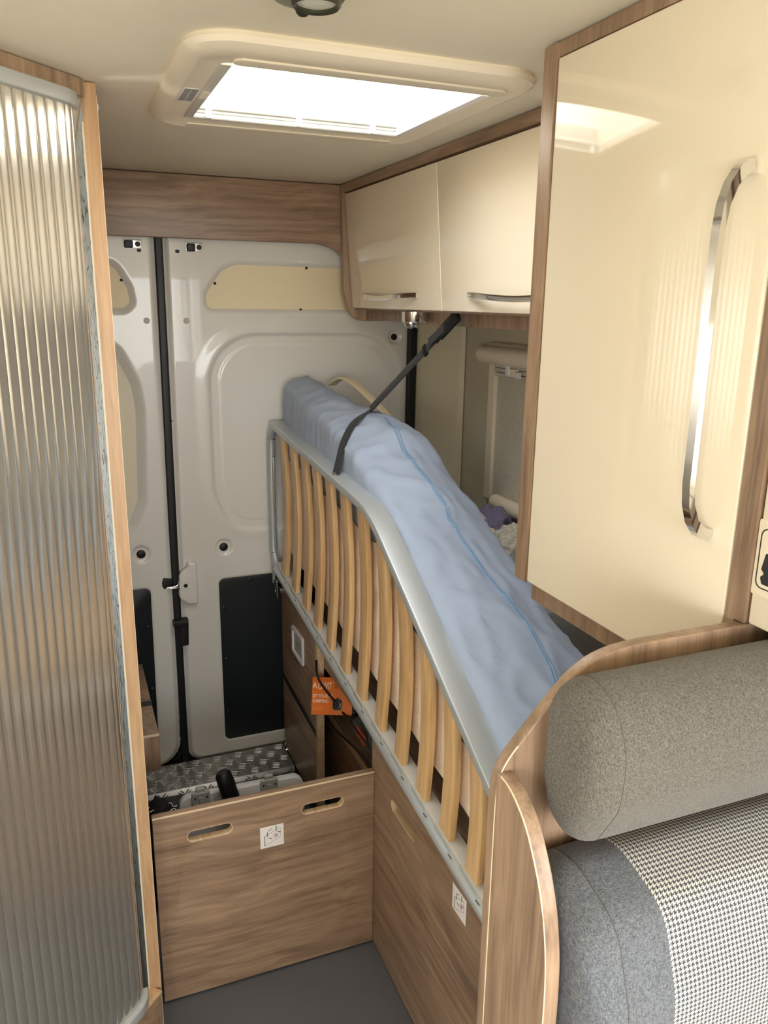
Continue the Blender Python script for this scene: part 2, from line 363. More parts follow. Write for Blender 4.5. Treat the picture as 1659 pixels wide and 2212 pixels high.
# left door
up_l = rpoly([(-.3, 1.53), (.19, 1.53), (.212, 1.555), (.206, 1.60), (.165, 1.672), (-.3, 1.672)], [0, .03, .02, .05, .05, 0])
mid_l = rpoly([(-.3, .87), (.16, .87), (.205, .97), (.217, 1.25), (.207, 1.33), (.15, 1.455), (-.3, 1.455)], [0, .05, .1, .1, .1, .08, 0], 8)
low_l = rpoly([(-.3, .125), (.199, .125), (.206, .70), (-.3, .70)], [0, .02, .022, 0])
d2 = thing('door_1', (.02, DY, .07), 'grey-white left rear door, mostly hidden behind the bathroom divider', 'van door', kind='structure')
door_sheet('door_sheet', -.25, .276, .066, 1.78, [(up_l, cut(.018, .02), .04), (mid_l, cut(.03, .03), .06), (low_l, cut(.006, .006), .03), (circpts(.182, .81, .027), boss, .02)], d2,
    outline=rpoly([(-.25, .066), (.267, .066), (.275, 1.78), (-.25, 1.78)], [0, .09, 0, 0]))
prism('cream_infill', up_l, 'XZ', DY+.014, DY+.017, CREAMP, d2, .0005)
prism('cream_infill', mid_l, 'XZ', DY+.026, DY+.029, plain('cream_card', (226, 218, 196), .6), d2, .0005)
prism('black_infill', low_l, 'XZ', DY+.0035, DY+.0065, DARKPAN, d2, .0008)
for z in (.57, .355): lathe('screw', [(.006, 0), (.006, .002), (.003, .004)], (.188, DY+.0035, z), (0, -1, 0), DARKPAN, d2, 12)
lathe('rivet', [(.0042, 0), (.0042, .002), (.002, .003)], (.180, DY+.014, 1.618), (0, -1, 0), BLACK, d2, 12)
lathe('hole_plug', [(.0135, 0), (.0135, .003), (.008, .006)], (.182, DY+.006, .81), (0, -1, 0), BLACK, d2, 18)
lathe('button_plug', [(.009, 0), (.009, .002), (.005, .004)], (.241, DY+.001, 1.507), (0, -1, 0), LGREY, d2, 16)
prism('slot_hole', rrect(.226, .238, 1.694, 1.703, .004), 'XZ', DY-.0005, DY+.002, BLACK, d2, .0002)
prism('hinge_bracket', [rrect(.190, .240, 1.704, 1.727, .004)], 'XZ', DY-.004, DY+.002, STEEL, d2, .001)
prism('check_block', rrect(.192, .216, 1.704, 1.724, .004), 'XZ', DY-.016, DY-.003, BLACK, d2, .003)
lathe('bolt', [(.007, 0), (.007, .003), (.004, .004), (.004, .002)], (.229, DY-.004, 1.715), (0, -1, 0), BLACK, d2, 16)
sk = prism('striker_pocket', rpoly([(.238, .700), (.243, .69), (.268, .693), (.268, .722), (.243, .727), (.238, .712)], .003), 'XZ', DY-.001, DY+.001, BLACK, d2, .0004)
tube('striker_loop', smoothpath([(.297, DY-.012, .733), (.288, DY-.016, .715), (.280, DY-.018, .702), (.250, DY-.016, .698)], 5), .0032, STEEL, d2, 10)
tube('striker_loop', smoothpath([(.297, DY-.012, .675), (.290, DY-.016, .690), (.280, DY-.018, .696), (.258, DY-.016, .694)], 5), .0028, STEEL, d2, 10)
# seal between the doors, edge flange, release lever
sl = sweep('door_seal', [(.279, DY+.004, .03), (.280, DY+.004, .9), (.287, DY+.004, 1.78)], rrect(-.011, .011, -.006, .006, .004, 3), BLACK, ref=(0, 1, 0))
tag(sl, 'black rubber seal strip in the gap between the two rear doors', 'seal', kind='structure')
lv = thing('door_release', (.285, DY-.01, .50), 'black plastic door release lever at the gap between rear doors', 'handle')
box('lever_arm', .262, .309, DY-.030, DY-.008, .568, .588, BLACK, lv, .003)
prism('lever_body', rpoly([(.282, .50), (.307, .50), (.310, .59), (.282, .59)], .004), 'XZ', DY-.026, DY-.004, BLACK, lv, .003)
# black sill corner at the seam foot
prism('trim_5', rpoly([(.17, .03), (.40, .03), (.345, .075), (.30, .16), (.27, .16), (.255, .10), (.22, .06)], .01), 'XZ', DY+.012, DY+.02, BLACK)
tag(bpy.data.objects['trim_5'], 'black sill corner piece at the foot of the rear door gap', 'trim', kind='structure')
s2 = sweep('trim_3', [(1.072, DY-.005, .72), (1.068, DY-.005, 1.2), (1.072, DY-.005, 1.55)], rrect(-.016, .016, -.012, .012, .006, 3), BLACK, ref=(0, 1, 0))
tag(s2, 'black rubber seal along the hinge side of the right rear door', 'seal', kind='structure')
# rear corner pillar trim
t4 = loft('trim_2', [[Vector((x, y, z)) for x, y in ((1.086, 2.42), (1.098, 2.40), (1.135+dx, 2.30), (1.150+dx, 2.275), (1.156+dx, 2.262), (1.160+dx, 2.255), (1.176, 2.25), (1.176, 2.43), (1.086, 2.43))]
     for z, dx in ((.60, -.012), (1.0, -.012), (1.15, -.004), (1.25, 0), (1.45, .002), (1.72, .004))], plain('pillar_plastic', (226, 217, 192), .55), cap0=True, cap1=True)
tag(t4, 'beige moulded plastic pillar trim beside the right rear door', 'trim', kind='structure')
nv = Vector((.10, .037, 0)).normalized()
Mp = basis(Vector((1.1145, 2.355, 1.17)), Vector((.037, -.10, 0)), (0, 0, 1))
em = prism('recess_outline', [rrect(-.048, .040, -.06, .06, .015), rrect(-.0455, .0375, -.0575, .0575, .0135)], 'XY', -.0006, .0012, plain('pillar_plastic', (226, 217, 192), .55), t4, .0004, M=Mp)

# window with blind on the right wall
wn = thing('window_1', (1.17, 1.65, 1.0), 'side window closed by a beige cassette roller blind above the bedding', 'window', kind='structure')
tube('blind_cassette', [(1.150, 2.085, 1.425), (1.150, 1.15, 1.425)], .026, PLAST, wn, 20)
prism('cassette_lip', rpoly([(1.135, 1.436), (1.178, 1.436), (1.178, 1.462), (1.160, 1.458)], .004), 'XZ', 1.15, 2.070, PLAST, wn, .001)
box('frame_post', 1.158, 1.179, 2.030, 2.062, 1.0, 1.42, PLAST, wn, .004)
prism('blind_screen', [(1.16, 1.0), (2.032, 1.0), (2.032, 1.37), (1.16, 1.37)], 'YZ', 1.169, 1.172, fabric('blind_cloth', (198, 192, 176), (212, 206, 190), 400, .8, .2), wn, .0003)
for i, z in enumerate((1.372, 1.385, 1.398)):
    box('blind_track', 1.160-.002*i, 1.172, 1.16, 2.031, z-.006, z+.005, LGREY, wn, .001)
lt = box('blind_latch', 1.148, 1.160, 1.90, 1.945, 1.372, 1.394, PLAST, wn, .002)
box('latch_tab', 1.142, 1.150, 1.930, 1.943, 1.376, 1.403, WHITE, lt, .002)
box('latch_tab', 1.142, 1.150, 1.872, 1.892, 1.370, 1.388, WHITE, lt, .002)
tube('blind_cassette', [(1.155, 1.985, 1.005), (1.155, 1.15, 1.005)], .022, PLAST, wn, 20)

# ================================================================= ROOF HATCH
sk = thing('roof_hatch', (.447, 1.39, ZC), 'cream plastic roof hatch frame with open blind and bright skylight', 'skylight')
def ring(x0, x1, y0, y1, r, z): return [Vector((x, y, z)) for x, y in rrect(x0, x1, y0, y1, r, 10)]
loft('hatch_frame', [ring(.185, .712, 1.118, 1.665, .07, ZC), ring(.183, .714, 1.116, 1.667, .07, ZC-.006), ring(.187, .710, 1.120, 1.663, .066, ZC-.013), ring(.196, .701, 1.132, 1.653, .06, ZC-.0185),
     ring(.207, .690, 1.158, 1.640, .05, ZC-.0205), ring(.209, .688, 1.161, 1.638, .048, ZC-.0195), ring(.238, .655, 1.196, 1.562, .012, ZC-.0195), ring(.238, .655, 1.196, 1.562, .012, ZC-.016),
     ring(.236, .657, 1.19, 1.566, .01, ZC+.045), ring(.228, .666, 1.18, 1.575, .012, ZC+.13)], PLAST, sk)
prism('vent_grille', rrect(.250, .668, 1.165, 1.195, .013), 'XY', ZC-.0225, ZC-.019, PERF, sk, .0015)
prism('vent_grille', rrect(.250, .655, 1.600, 1.628, .012), 'XY', ZC-.0225, ZC-.019, PERF, sk, .0015)
# blind rails on the two sides
for x0, x1 in ((.2385, .254), (.640, .6548)):
    r_ = prism('side_rail', [(x0, 1.205), (x1, 1.205), (x1, 1.556), (x0, 1.556)], 'XY', ZC-.021, ZC-.004, LGREY if x0 < .4 else WHITE, sk, .0015)
    prism('rail_grip', rrect(x0+.002, x1-.002, 1.36, 1.41, .003), 'XY', ZC-.0215, ZC-.018, PLAST, r_, .001)
for i, (y, z) in enumerate(((1.553, ZC-.017), (1.545, ZC-.004), (1.556, ZC+.012))):
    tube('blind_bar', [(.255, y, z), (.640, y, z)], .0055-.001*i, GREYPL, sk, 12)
box('blind_housing', .2545, .640, 1.546, 1.561, ZC-.014, ZC+.030, GREYPL, sk, .004)  # bars and housing coloured darker to offset overexposure under the skylight
for x in (.275, .44, .585): box('bar_clip', x, x+.010, 1.540, 1.556, ZC-.022, ZC-.008, WHITE, sk, .001)
st = prism('warning_sticker', rrect(.2115, .2345, 1.355, 1.440, .001), 'XY', ZC-.0202, ZC-.0196, WHITE, sk, .0001)
inkg = plain('sticker_grey_print', (96, 96, 96), .6)
for a in range(2):
    for b_ in range(13):
        box('print_line', .2125+.011*a, .2225+.011*a, 1.358+.0062*b_, 1.3610+.0062*b_, ZC-.0206, ZC-.0201, inkg, st, .00005)
dome = loft('acrylic_dome', [ring(.22, .674, 1.172, 1.583, .03, ZC+.13), ring(.24, .654, 1.19, 1.565, .05, ZC+.16), ring(.33, .56, 1.27, 1.48, .06, ZC+.175)], ACRYL, sk, cap1=True)
for y in (1.3, 1.47): lathe('rail_screw', [(.004, 0), (.004, .002), (.002, .003)], (.6562, y, ZC+.02), (-1, 0, 0), STEEL, sk, 10)

# ceiling lamp
cl = thing('ceiling_lamp', (.30, .955, ZC), 'round grey metal ceiling spotlight with black switch, in front of the hatch', 'lamp')
lathe('lamp_base', [(.043, 0), (.043, .008), (.039, .013), (.030, .015)], (.284, .940, ZC), (0, 0, -1), plain('brushed_grey', (150, 150, 142), .3, .9), cl, 40)
lathe('lamp_bezel', [(.027, .012), (.027, .022), (.025, .024), (.022, .022), (.022, .014)], (.290, .932, ZC), (0, 0, -1), plain('dark_bezel', (78, 80, 66), .3, .7), cl, 36)
lathe('lens', [(.022, .014), (.022, .019), (.012, .0205)], (.290, .932, ZC), (0, 0, -1), LENS, cl, 32)
lathe('switch', [(.008, .008), (.009, .014), (.008, .019), (.005, .022)], (.2855, .968, ZC), (0, 0, -1), BLACK, cl, 18)

# ================================================================= BATHROOM SIDE
dv = thing('divider_panel', (.078, 1.55, 0), 'tall narrow wooden divider panel edge beside the ribbed bathroom door', 'panel')
box('edge_board', .067, .089, 1.462, 1.482, 0, ZC-.002, PINE, dv, .002)
box('board', .0695, .089, 1.482, 2.40, 0, ZC-.002, W_Z, dv, .001)
box('edge_line', .0885, .0900, 1.4625, 1.4640, .02, ZC-.02, EDGE, dv, .0003)
box('print_lining', .0665, .0693, 1.468, 2.40, 0, ZC-.03, CRACK, dv, .0004)
box('seal_lip', .0640, .0672, 1.463, 1.470, .02, ZC-.06, PLAST, dv, .001)
lathe('screw_cap', [(.006, 0), (.005, .003), (.003, .004)], (.0885, 1.475, 1.865), (1, 0, 0), WHITE, dv, 12)
tm = thing('tambour_door', (-.08, 1.3, 0), 'curved pearl-grey ribbed tambour sliding door of the bathroom', 'door')
P0, P1 = Vector((-.640, .723)), Vector((.035, 1.398))
pth = []
dirv = (P1-P0).normalized(); L1 = (P1-P0).length
rc = .052; nrm = Vector((-dirv.y, dirv.x)); cc = P1+nrm*rc
a_tot = R(52)
def tpt(s):
    if s <= L1: return P0+dirv*s, dirv
    a = min((s-L1)/rc, a_tot+.2); v = -nrm
    ca, sa = math.cos(a), math.sin(a); rv = Vector((v.x*ca-v.y*sa, v.x*sa+v.y*ca)); t = Vector((-rv.y, rv.x)); return cc+rv*rc, t
SW = .0198; s = L1+rc*a_tot+.004; ZT0, ZT1 = .152, ZC-.044; si = 0
while s-SW > -.001 and si < 60:
    wd = SW if si > 1 else SW*.62
    loops = []
    prof = []
    K = 8
    for q in range(K+1):
        u = q/K; p_, t_ = tpt(s-wd+wd*u*.965); nn = Vector((t_.y, -t_.x)); bul = .0016*math.sin(math.pi*u)**.5
        prof.append(p_+nn*bul)
    back = [tpt(s-wd+wd*u)[0]-Vector((tpt(s-wd+wd*u)[1].y, -tpt(s-wd+wd*u)[1].x))*.004 for u in (.965, .5, 0)]
    ring_ = prof+back
    loft('slat', [[Vector((p_.x, p_.y, z)) for p_ in ring_] for z in (ZT0, .7, 1.3, ZT1)], TAMB, tm, cap0=True, cap1=True, angle=50)
    s -= wd; si += 1
top = [tpt(q*.02)[0] for q in range(int((L1+rc*a_tot)/.02)+1)]+[tpt(L1+rc*a_tot)[0]]
sweep('top_rail', [(p_.x, p_.y, ZC-.0375) for p_ in top], rrect(-.010, .010, -.0105, .0105, .002, 3), plain('aluminium_rail', (190, 194, 194), .45, .3), tm)
sweep('bottom_rail', [(p_.x, p_.y, .160) for p_ in top], rrect(-.012, .012, -.014, .010, .003, 3), plain('aluminium_rail', (168, 170, 170), .4, .6), tm)
# wooden fascia over the door and threshold under it
fa = prism('bathroom_fascia', [(-.655, .722), (.070, 1.446), (.067, 1.462), (.05, 1.47), (-.655, .765)], 'XY', ZC-.027, ZC-.002, W_Z, bevel=.001)
tag(fa, 'walnut wood fascia strip above the ribbed bathroom door', 'fascia')
th = thing('bathroom_threshold', (-.05, 1.35, 0), 'low wooden threshold board under the ribbed bathroom door', 'threshold')
Mt = basis(Vector((.086, 1.452, 0)), Vector((-.7071, -.7071, 0)), (0, 0, 1))
prism('threshold_board', [(0, 0), (1.0, 0), (1.0, .138), (.0, .138)], 'XY', -.004, .016, W_X, th, .002, M=Mt)
prism('top_cap', [(0, .1385), (1.0, .1385), (1.0, .1440), (.0, .1440)], 'XY', -.006, .030, PINE, th, .001, M=Mt)
lathe('knot_cap', [(.018, 0), (.018, .0015), (.012, .002)], Mt @ Vector((.045, .050, -.0050)) , Vector((.7071, -.7071, 0)), wood('dark_cap', 'Z', (112, 76, 58), (126, 88, 68), (138, 100, 78)), th, 20)
# wooden ledge behind the divider
lg = thing('bed_ledge', (.13, 2.2, .36), 'short wooden ledge box fixed behind the divider panel near the rear door', 'ledge')
box('ledge_body', .0895, .160, 1.955, 2.40, .355, .462, W_Z, lg, .0015)
box('ledge_edge', .0895, .1605, 1.954, 1.957, .456, .4625, EDGE, lg, .0006)
box('elastic_strap', .11, .1615, 2.12, 2.145, .44, .4645, STRAPM, lg, .001)

# ================================================================= AISLE BOARD
def slot(x0, x1, z0, z1): return rrect(x0, x1, z0, z1, (z1-z0)/2*.98, 8)
ab = thing('aisle_board', (.355, 1.56, 0), 'walnut aisle board with two oval hand slots and a white sticker', 'board')
prism('board', [[(.101, .006), (.612, .006), (.612, .490), (.101, .490)], slot(.172, .272, .412, .440), slot(.432, .535, .415, .443)], 'XZ', 1.553, 1.571, W_X, ab, .0015)
box('top_edge_band', .101, .612, 1.5525, 1.5545, .4865, .4905, EDGE, ab, .0005)
for x0, x1, z0, z1 in ((.172, .272, .412, .440), (.432, .535, .415, .443)):
    prism('slot_edge', [slot(x0-.0006, x1+.0006, z0-.0006, z1+.0006), slot(x0+.0012, x1-.0012, z0+.0012, z1-.0012)], 'XZ', 1.5535, 1.5705, PLY, ab, .0003)
def pictogram(o, u, v, parent, full=True):
    inkd, inkgr, inkr = plain('ink_black', (40, 44, 42), .6), plain('ink_green', (70, 92, 62), .6), plain('ink_red', (150, 60, 68), .6)
    Mb = basis(o, u, v); d = .0007
    st = prism('instruction_sticker', rrect(0, .055, 0, .055, .001), 'XY', 0, d, plain('sticker_white', (238, 234, 232), .5), parent, .0001, M=Mb)
    def ln(n, a, b, wd, mt):
        a, b = Vector(a), Vector(b); t = (b-a).normalized(); q = Vector((-t.y, t.x))*wd/2
        prism(n, [tuple(a-q), tuple(b-q), tuple(b+q), tuple(a+q)], 'XY', d-.0001, d+.0003, mt, st, .00005, M=Mb)
    def arrow(n, a, b, mt, both=False):
        a, b = Vector(a), Vector(b); t = (b-a).normalized(); q = Vector((-t.y, t.x))
        pts = [a-q*.0008, b-t*.003-q*.0008, b-t*.003-q*.0019, b, b-t*.003+q*.0019, b-t*.003+q*.0008, a+q*.0008]
        if both: pts = [a, a+t*.003-q*.0019, a+t*.003-q*.0008]+pts[1:6]+[a+t*.003+q*.0008, a+t*.003+q*.0019]
        prism(n, [tuple(p_) for p_ in pts], 'XY', d-.0001, d+.0003, mt, st, .00005, M=Mb)
    ln('print_line', (.0105, .005), (.0100, .031), .0014, inkd); ln('print_line', (.010, .031), (.047, .047), .0005, inkd)
    ln('print_line', (.047, .047), (.047, .023), .0003, inkd); ln('print_line', (.011, .005), (.047, .023), .0004, inkd)
    ln('print_line', (.018, .046), (.021, .043), .0010, inkd); ln('print_line', (.021, .043), (.028, .049), .0010, inkd)
    ln('print_line', (.014, .027), (.019, .030), .0008, inkd); ln('print_line', (.035, .038), (.040, .0405), .0008, inkd)
    arrow('print_arrow', (.0165, .030), (.0165, .041), inkgr, True); arrow('print_arrow', (.0375, .041), (.0375, .053), inkgr, True)
    arrow('print_arrow', (.019, .025), (.0275, .0215), inkr); arrow('print_arrow', (.040, .037), (.0485, .0335), inkr)
    cs = circpts(.0355, .028, .0055, 20)
    prism('print_ring', [cs, circpts(.0355, .028, .0047, 20)], 'XY', d-.0001, d+.0003, inkr, st, .00005, M=Mb)
    prism('print_hand', rpoly([(.034, .030), (.035, .0275), (.0365, .0255), (.0385, .0275), (.038, .031), (.0365, .029)], .0004), 'XY', d-.0001, d+.0003, inkd, st, .00005, M=Mb)
    return st
pictogram(Vector((.3335, 1.5528, .352)), (1, 0, 0), (0, 0, 1), ab)

# ================================================================= UNDER-BED BASE
np_ = thing('bunk_skirt', (.62, 1.25, 0), 'walnut bed base panel along the aisle with one hand slot and sticker', 'panel')
prism('panel', [[(.585, .004), (1.553, .004), (1.553, .575), (.585, .575)], slot(1.318, 1.452, .455, .485)], 'YZ', .613, .631, W_Y, np_, .001)
prism('slot_edge', [slot(1.3174, 1.4526, .4544, .4856), slot(1.3192, 1.4508, .4562, .4838)], 'YZ', .6135, .6305, PLY, np_, .0003)
prism('back_edge', [(1.553, .004), (1.572, .004), (1.572, .575), (1.553, .575)], 'YZ', .613, .631, W_Y, np_, .001)
pictogram(Vector((.6128, 1.139, .447)), (0, -1, 0), (0, 0, 1), np_)
fp = thing('storage_door', (.62, 2.22, 0), 'dark walnut storage door with a white recessed pull beside the rear door', 'door')
prism('door_upper', [(2.030, .327), (2.412, .345), (2.412, .700), (2.030, .640)], 'YZ', .614, .632, W_Y, fp, .001)
prism('door_lower', [(2.030, .075), (2.412, .075), (2.412, .338), (2.030, .320)], 'YZ', .614, .632, W_Y, fp, .001)
prism('gap_strip', [(2.030, .312), (2.412, .331), (2.412, .352), (2.030, .334)], 'YZ', .6135, .628, BLACK, fp, .0005)
box('ply_edge', .613, .633, 2.012, 2.030, .0, .640, PLY, fp, .001)
pl = prism('recessed_pull', [rrect(2.150, 2.275, .487, .582, .012), rrect(2.166, 2.260, .502, .567, .004)], 'YZ', .608, .618, WHITE, fp, .003)
prism('pull_well', [(2.164, .500), (2.262, .500), (2.262, .569), (2.164, .569)], 'YZ', .6125, .6137, GREYPL, pl, .0003)
prism('pull_tongue', [(2.18, .520), (2.235, .520), (2.235, .548), (2.18, .548)], 'YZ', .611, .6127, SILVER, pl, .0003)
for z in (.69, .655): box('hinge_clip', .603, .614, 2.385, 2.41, z-.012, z+.006, STEEL, fp, .003)
for z in (.14, .105, .085): lathe('hinge_screw', [(.006, 0), (.005, .003), (.002, .004)], (.6135, 2.40, z), (-1, 0, 0), STEEL, fp, 12)
bb = thing('bed_base_box', (.9, 1.7, 0), 'dark wooden storage compartment under the raised bed', 'storage box')
box('base_deck', .634, 1.178, .60, 2.41, .575, .592, W_Y, bb, .001)
box('back_board', 1.15, 1.168, 1.56, 2.41, .0, .575, W_Y, bb, .001)
box('cross_board', .634, 1.15, 2.385, 2.402, .0, .575, W_X, bb, .001)
box('cross_board', .634, 1.15, 1.555, 1.572, .0, .575, W_X, bb, .001)
box('shelf', .690, 1.15, 1.573, 2.38, .318, .332, W_Y, bb, .001)
box('shelf_edge', .684, .690, 1.573, 2.38, .312, .334, PINE, bb, .001)
box('inner_panel', .694, .702, 1.573, 2.38, .0, .316, W_Y, bb, .001)
box('front_cleat', .634, .652, 1.573, 2.385, .545, .575, W_Y, bb, .001)

# orange box
ob = thing('camping_set_box', (.68, 2.02, .335), 'orange cardboard box of a camping cooker set printed with a black pot', 'box')
u_ = Vector((.0895, -.071, 0)).normalized(); Bo = Vector((.569, 1.932, .450)); tilt = Vector((.12, .5, .86)).normalized()
v_ = (tilt-u_*tilt.dot(u_)).normalized(); u_, v_ = (u_+v_*.13).normalized(), (v_-u_*.13).normalized(); Mo = basis(Bo, u_, v_) @ Matrix.Diagonal((.98, .84, .80, 1))
ORA = plain('orange_card', (222, 112, 30), .5); ORAS = plain('black_card', (28, 28, 28), .5)
prism('box_body', [(0, 0), (.122, 0), (.122, .122), (0, .122)], 'XY', -.11, 0, ORAS, ob, .0008, M=Mo)
fr = prism('front_print', [(0.0004, 0.0004), (.1216, 0.0004), (.1216, .1216), (.0004, .1216)], 'XY', 0, .0006, ORA, ob, .0002, M=Mo)
prism('top_print', [(0.0004, -.1096), (.1216, -.1096), (.1216, -.0004), (.0004, -.0004)], 'XZ', .1216, .1224, ORA, ob, .0002, M=Mo)
TW = plain('print_white', (238, 214, 190), .5); TR = plain('print_dark_red', (120, 34, 16), .5)
Mx = Mo @ Matrix.Translation((0, 0, .0008))
text('brand_text', 'CRIVIT', .031, Mx @ Matrix.Translation((.018, .084, 0)), TW, fr, .0002, .44, .0005)
prism('brand_mark', rpoly([(.002, .088), (.007, .104), (.010, .104), (.013, .092), (.016, .086), (.0125, .086), (.0095, .098), (.006, .088)], .0008), 'XY', 0, .0004, TW, fr, .0001, M=Mx)
text('print_text', 'SET FOUR DE', .0155, Mx @ Matrix.Translation((.003, .056, 0)), TW, fr, .0002, .66, .0003)
text('print_text', 'CAMPING', .0155, Mx @ Matrix.Translation((.003, .040, 0)), TW, fr, .0002, .70, .0003)
text('print_text', 'env. 3 l', .015, Mx @ Matrix.Translation((.072, .103, 0)), TR, fr, .0002, .7)
text('print_text', '25 x 15,6 cm', .018, Mx @ Matrix.Translation((.067, .087, 0)), TR, fr, .0002, .62, .0003)
for q in (0, 1): prism('print_line', [(.003, .022-.006*q), (.036-.006*q, .022-.006*q), (.036-.006*q, .0235-.006*q), (.003, .0235-.006*q)], 'XY', 0, .0003, plain('print_pale', (236, 150, 90), .5), fr, .00005, M=Mx)
pot = prism('pot_print', rpoly([(.066, .018), (.088, .016), (.091, .022), (.092, .040), (.094, .041), (.092, .043), (.089, .050), (.080, .054), (.080, .058), (.076, .058), (.076, .054), (.067, .051), (.064, .044), (.061, .043), (.064, .041), (.064, .024)], .001), 'XY', 0, .0004, plain('print_black', (30, 34, 36), .4), fr, .0001, M=Mx)
prism('pot_print_glint', rpoly([(.083, .024), (.088, .024), (.089, .038), (.084, .039)], .001), 'XY', .0004, .0006, plain('print_grey', (110, 116, 118), .4), pot, .00005, M=Mx)
text('print_text', 'Set', .016, Mo @ basis(Vector((.1224, .020, -.012)), (0, 0, -1), (0, 1, 0)), WHITE, ob, .0002, .8)
text('print_text', 'de', .016, Mo @ basis(Vector((.1224, .006, -.012)), (0, 0, -1), (0, 1, 0)), WHITE, ob, .0002, .8)

def blob(name, c, r, mat, parent=None, amp=.25, fr=2.5, seed=0, sub=4, flat=0):
    bm = bmesh.new(); bmesh.ops.create_icosphere(bm, subdivisions=sub, radius=1)
    for v in bm.verts:
        d = v.co.copy(); n_ = noise.fractal(d*fr+Vector((seed*7.3, seed, 3)), 1, 2, 4); n2 = 1-abs(noise.noise(d*fr*1.7+Vector((seed, 9, seed))))*2
        k = 1+amp*n_+amp*.5*n2; v.co = Vector((d.x*r[0]*k, d.y*r[1]*k, d.z*r[2]*k))+Vector(c)
        if flat and v.co.z < c[2]-r[2]*flat: v.co.z = c[2]-r[2]*flat
    me = bpy.data.meshes.new(name); bm.to_mesh(me); bm.free(); return finish(name, me, mat, parent, angle=120)
gb = thing('storage_bag', (.80, 1.80, .335), 'crumpled grey bag with an orange tag on the storage shelf', 'bag')
blob('bag_body', (.790, 1.82, .395), (.10, .17, .066), fabric('grey_bag_cloth', (96, 96, 96), (130, 128, 124), 500), gb, .28, 1.6, 3, 5, .9)
box('orange_tag', .668, .672, 1.77, 1.835, .420, .448, plain('orange_tag', (226, 96, 50), .5), gb, .001)
# elastic cords across the storage opening
for nm, pts, lab in (('elastic_cord', [(.609, 2.008, .575), (.601, 1.963, .5395), (.627, 1.911, .4965), (.6475, 1.872, .4655), (.630, 1.72, .50), (.611, 1.575, .535)], 'black elastic cord stretched in front of the orange box'),
                     ('elastic_cord', [(.640, 2.005, .372), (.640, 1.9835, .3776), (.640, 1.7548, .4255), (.640, 1.6523, .4385), (.633, 1.578, .448)], 'lower black elastic cord beneath the orange box')):
    o = tube(nm, smoothpath(pts, 5), .0032, BLACK, None, 8); tag(o, lab, 'cord')

# ================================================================= REAR STEP, GARAGE THINGS
PLATE = plain('aluminium_tread_plate', (176, 174, 168), .4, .75, bump=.05, bscale=200)
rs = thing('rear_step', (.36, 2.3, 0), 'aluminium tread plate step at the foot of the rear doors', 'step')
prism('tread_plate', rpoly([(2.270, .0), (2.276, .0), (2.276, .060), (2.283, .0675), (2.428, .0675), (2.428, .0735), (2.281, .0735), (2.268, .060)], [0, 0, .004, .004, 0, 0, .008, .006]), 'YZ', .092, .612, PLATE, rs, .0005)
tv, tf = [], []
def bar(c, t, q, n_, L=.014, wd=.0017, h=.0015):
    b0 = len(tv); pr = [c-t*L, c-t*L*.5-q*wd, c+t*L*.5-q*wd, c+t*L, c+t*L*.5+q*wd, c-t*L*.5+q*wd]
    tv.extend(pr); tv.extend([c-t*L*.55+n_*h, c+t*L*.55+n_*h])
    tf.extend([(b0, b0+1, b0+6), (b0+1, b0+2, b0+7, b0+6), (b0+2, b0+3, b0+7), (b0+3, b0+4, b0+7), (b0+4, b0+5, b0+6, b0+7), (b0+5, b0, b0+6)])
for (o_, u1, v1, nu, nv_) in ((Vector((.11, 2.289, .0736)), Vector((1, 0, 0)), Vector((0, 1, 0)), 14, 4), (Vector((.11, 2.2685, .012)), Vector((1, 0, 0)), Vector((0, 0, 1)), 14, 1)):
    nn = Vector((0, 0, 1)) if v1.y else Vector((0, -1, 0))
    for a in range(nu):
        for b_ in range(nv_+ (0 if v1.y else 1)):
            sgn = 1 if (a+b_) % 2 else -1; t = (u1*.94+v1*sgn*.34).normalized() if v1.y else (u1*.7+v1*sgn*.7).normalized(); q = nn.cross(t); cc_ = o_+u1*(.018+.0355*a)+v1*(.012+.036*b_)
            for e in range(4): bar(cc_+q*(e-1.5)*.0088, t, q, nn, .0145 if v1.y else .009)
tb = mesh('tread_bars', tv, tf, PLATE, rs, smooth=False); tb['kind'] = 'stuff'
ft = thing('folding_table', (.36, 1.90, 0), 'white board with two grey plastic hinges standing behind the aisle board', 'folding table')
Mf = basis(Vector((.36, 1.893, 0)), (1, -.03, 0), (0, .05, 1)) @ Matrix.Diagonal((1, 1.055, 1, 1))
prism('table_top', rpoly([(-.165, .004), (.175, .004), (.175, .275), (-.165, .275)], [.01, .01, .03, .03]), 'XY', -.016, .010, WHITE, ft, .004, M=Mf)
for x in (-.108, .076):
    hg = prism('hinge', rrect(x-.024, x+.024, .238, .286, .004), 'XY', .008, .020, GREYPL, ft, .002, M=Mf)
    prism('hinge_barrel', rrect(x-.012, x+.012, .276, .296, .003), 'XY', .000, .016, GREYPL, hg, .003, M=Mf)
    prism('hinge_rib', rrect(x-.006, x+.006, .244, .274, .002), 'XY', .019, .0225, GREYPL, hg, .001, M=Mf)
    for a in (-.016, .016):
        for b_ in (.252, .272): prism('screw_hole', [(Vector((x+a+.0022*math.cos(t*math.pi/4), b_+.0032*math.sin(t*math.pi/4)))).to_tuple() for t in range(8)], 'XY', .0198, .0204, BLACK, hg, .0001, M=Mf)
tbm = lathe('black_tube', [(.017, 0), (.0225, .004), (.0225, .34), (.0205, .362), (.014, .370)], (.395, 1.835, .012), Vector((-.090, .030, .36)), plain('black_plastic', (22, 24, 26), .45), None, 24)
tag(tbm, 'black cylindrical plastic tube leaning in front of the white board', 'tube')
bgb = thing('black_bag', (.15, 1.85, 0), 'black fabric bag with white print behind the aisle board', 'bag')
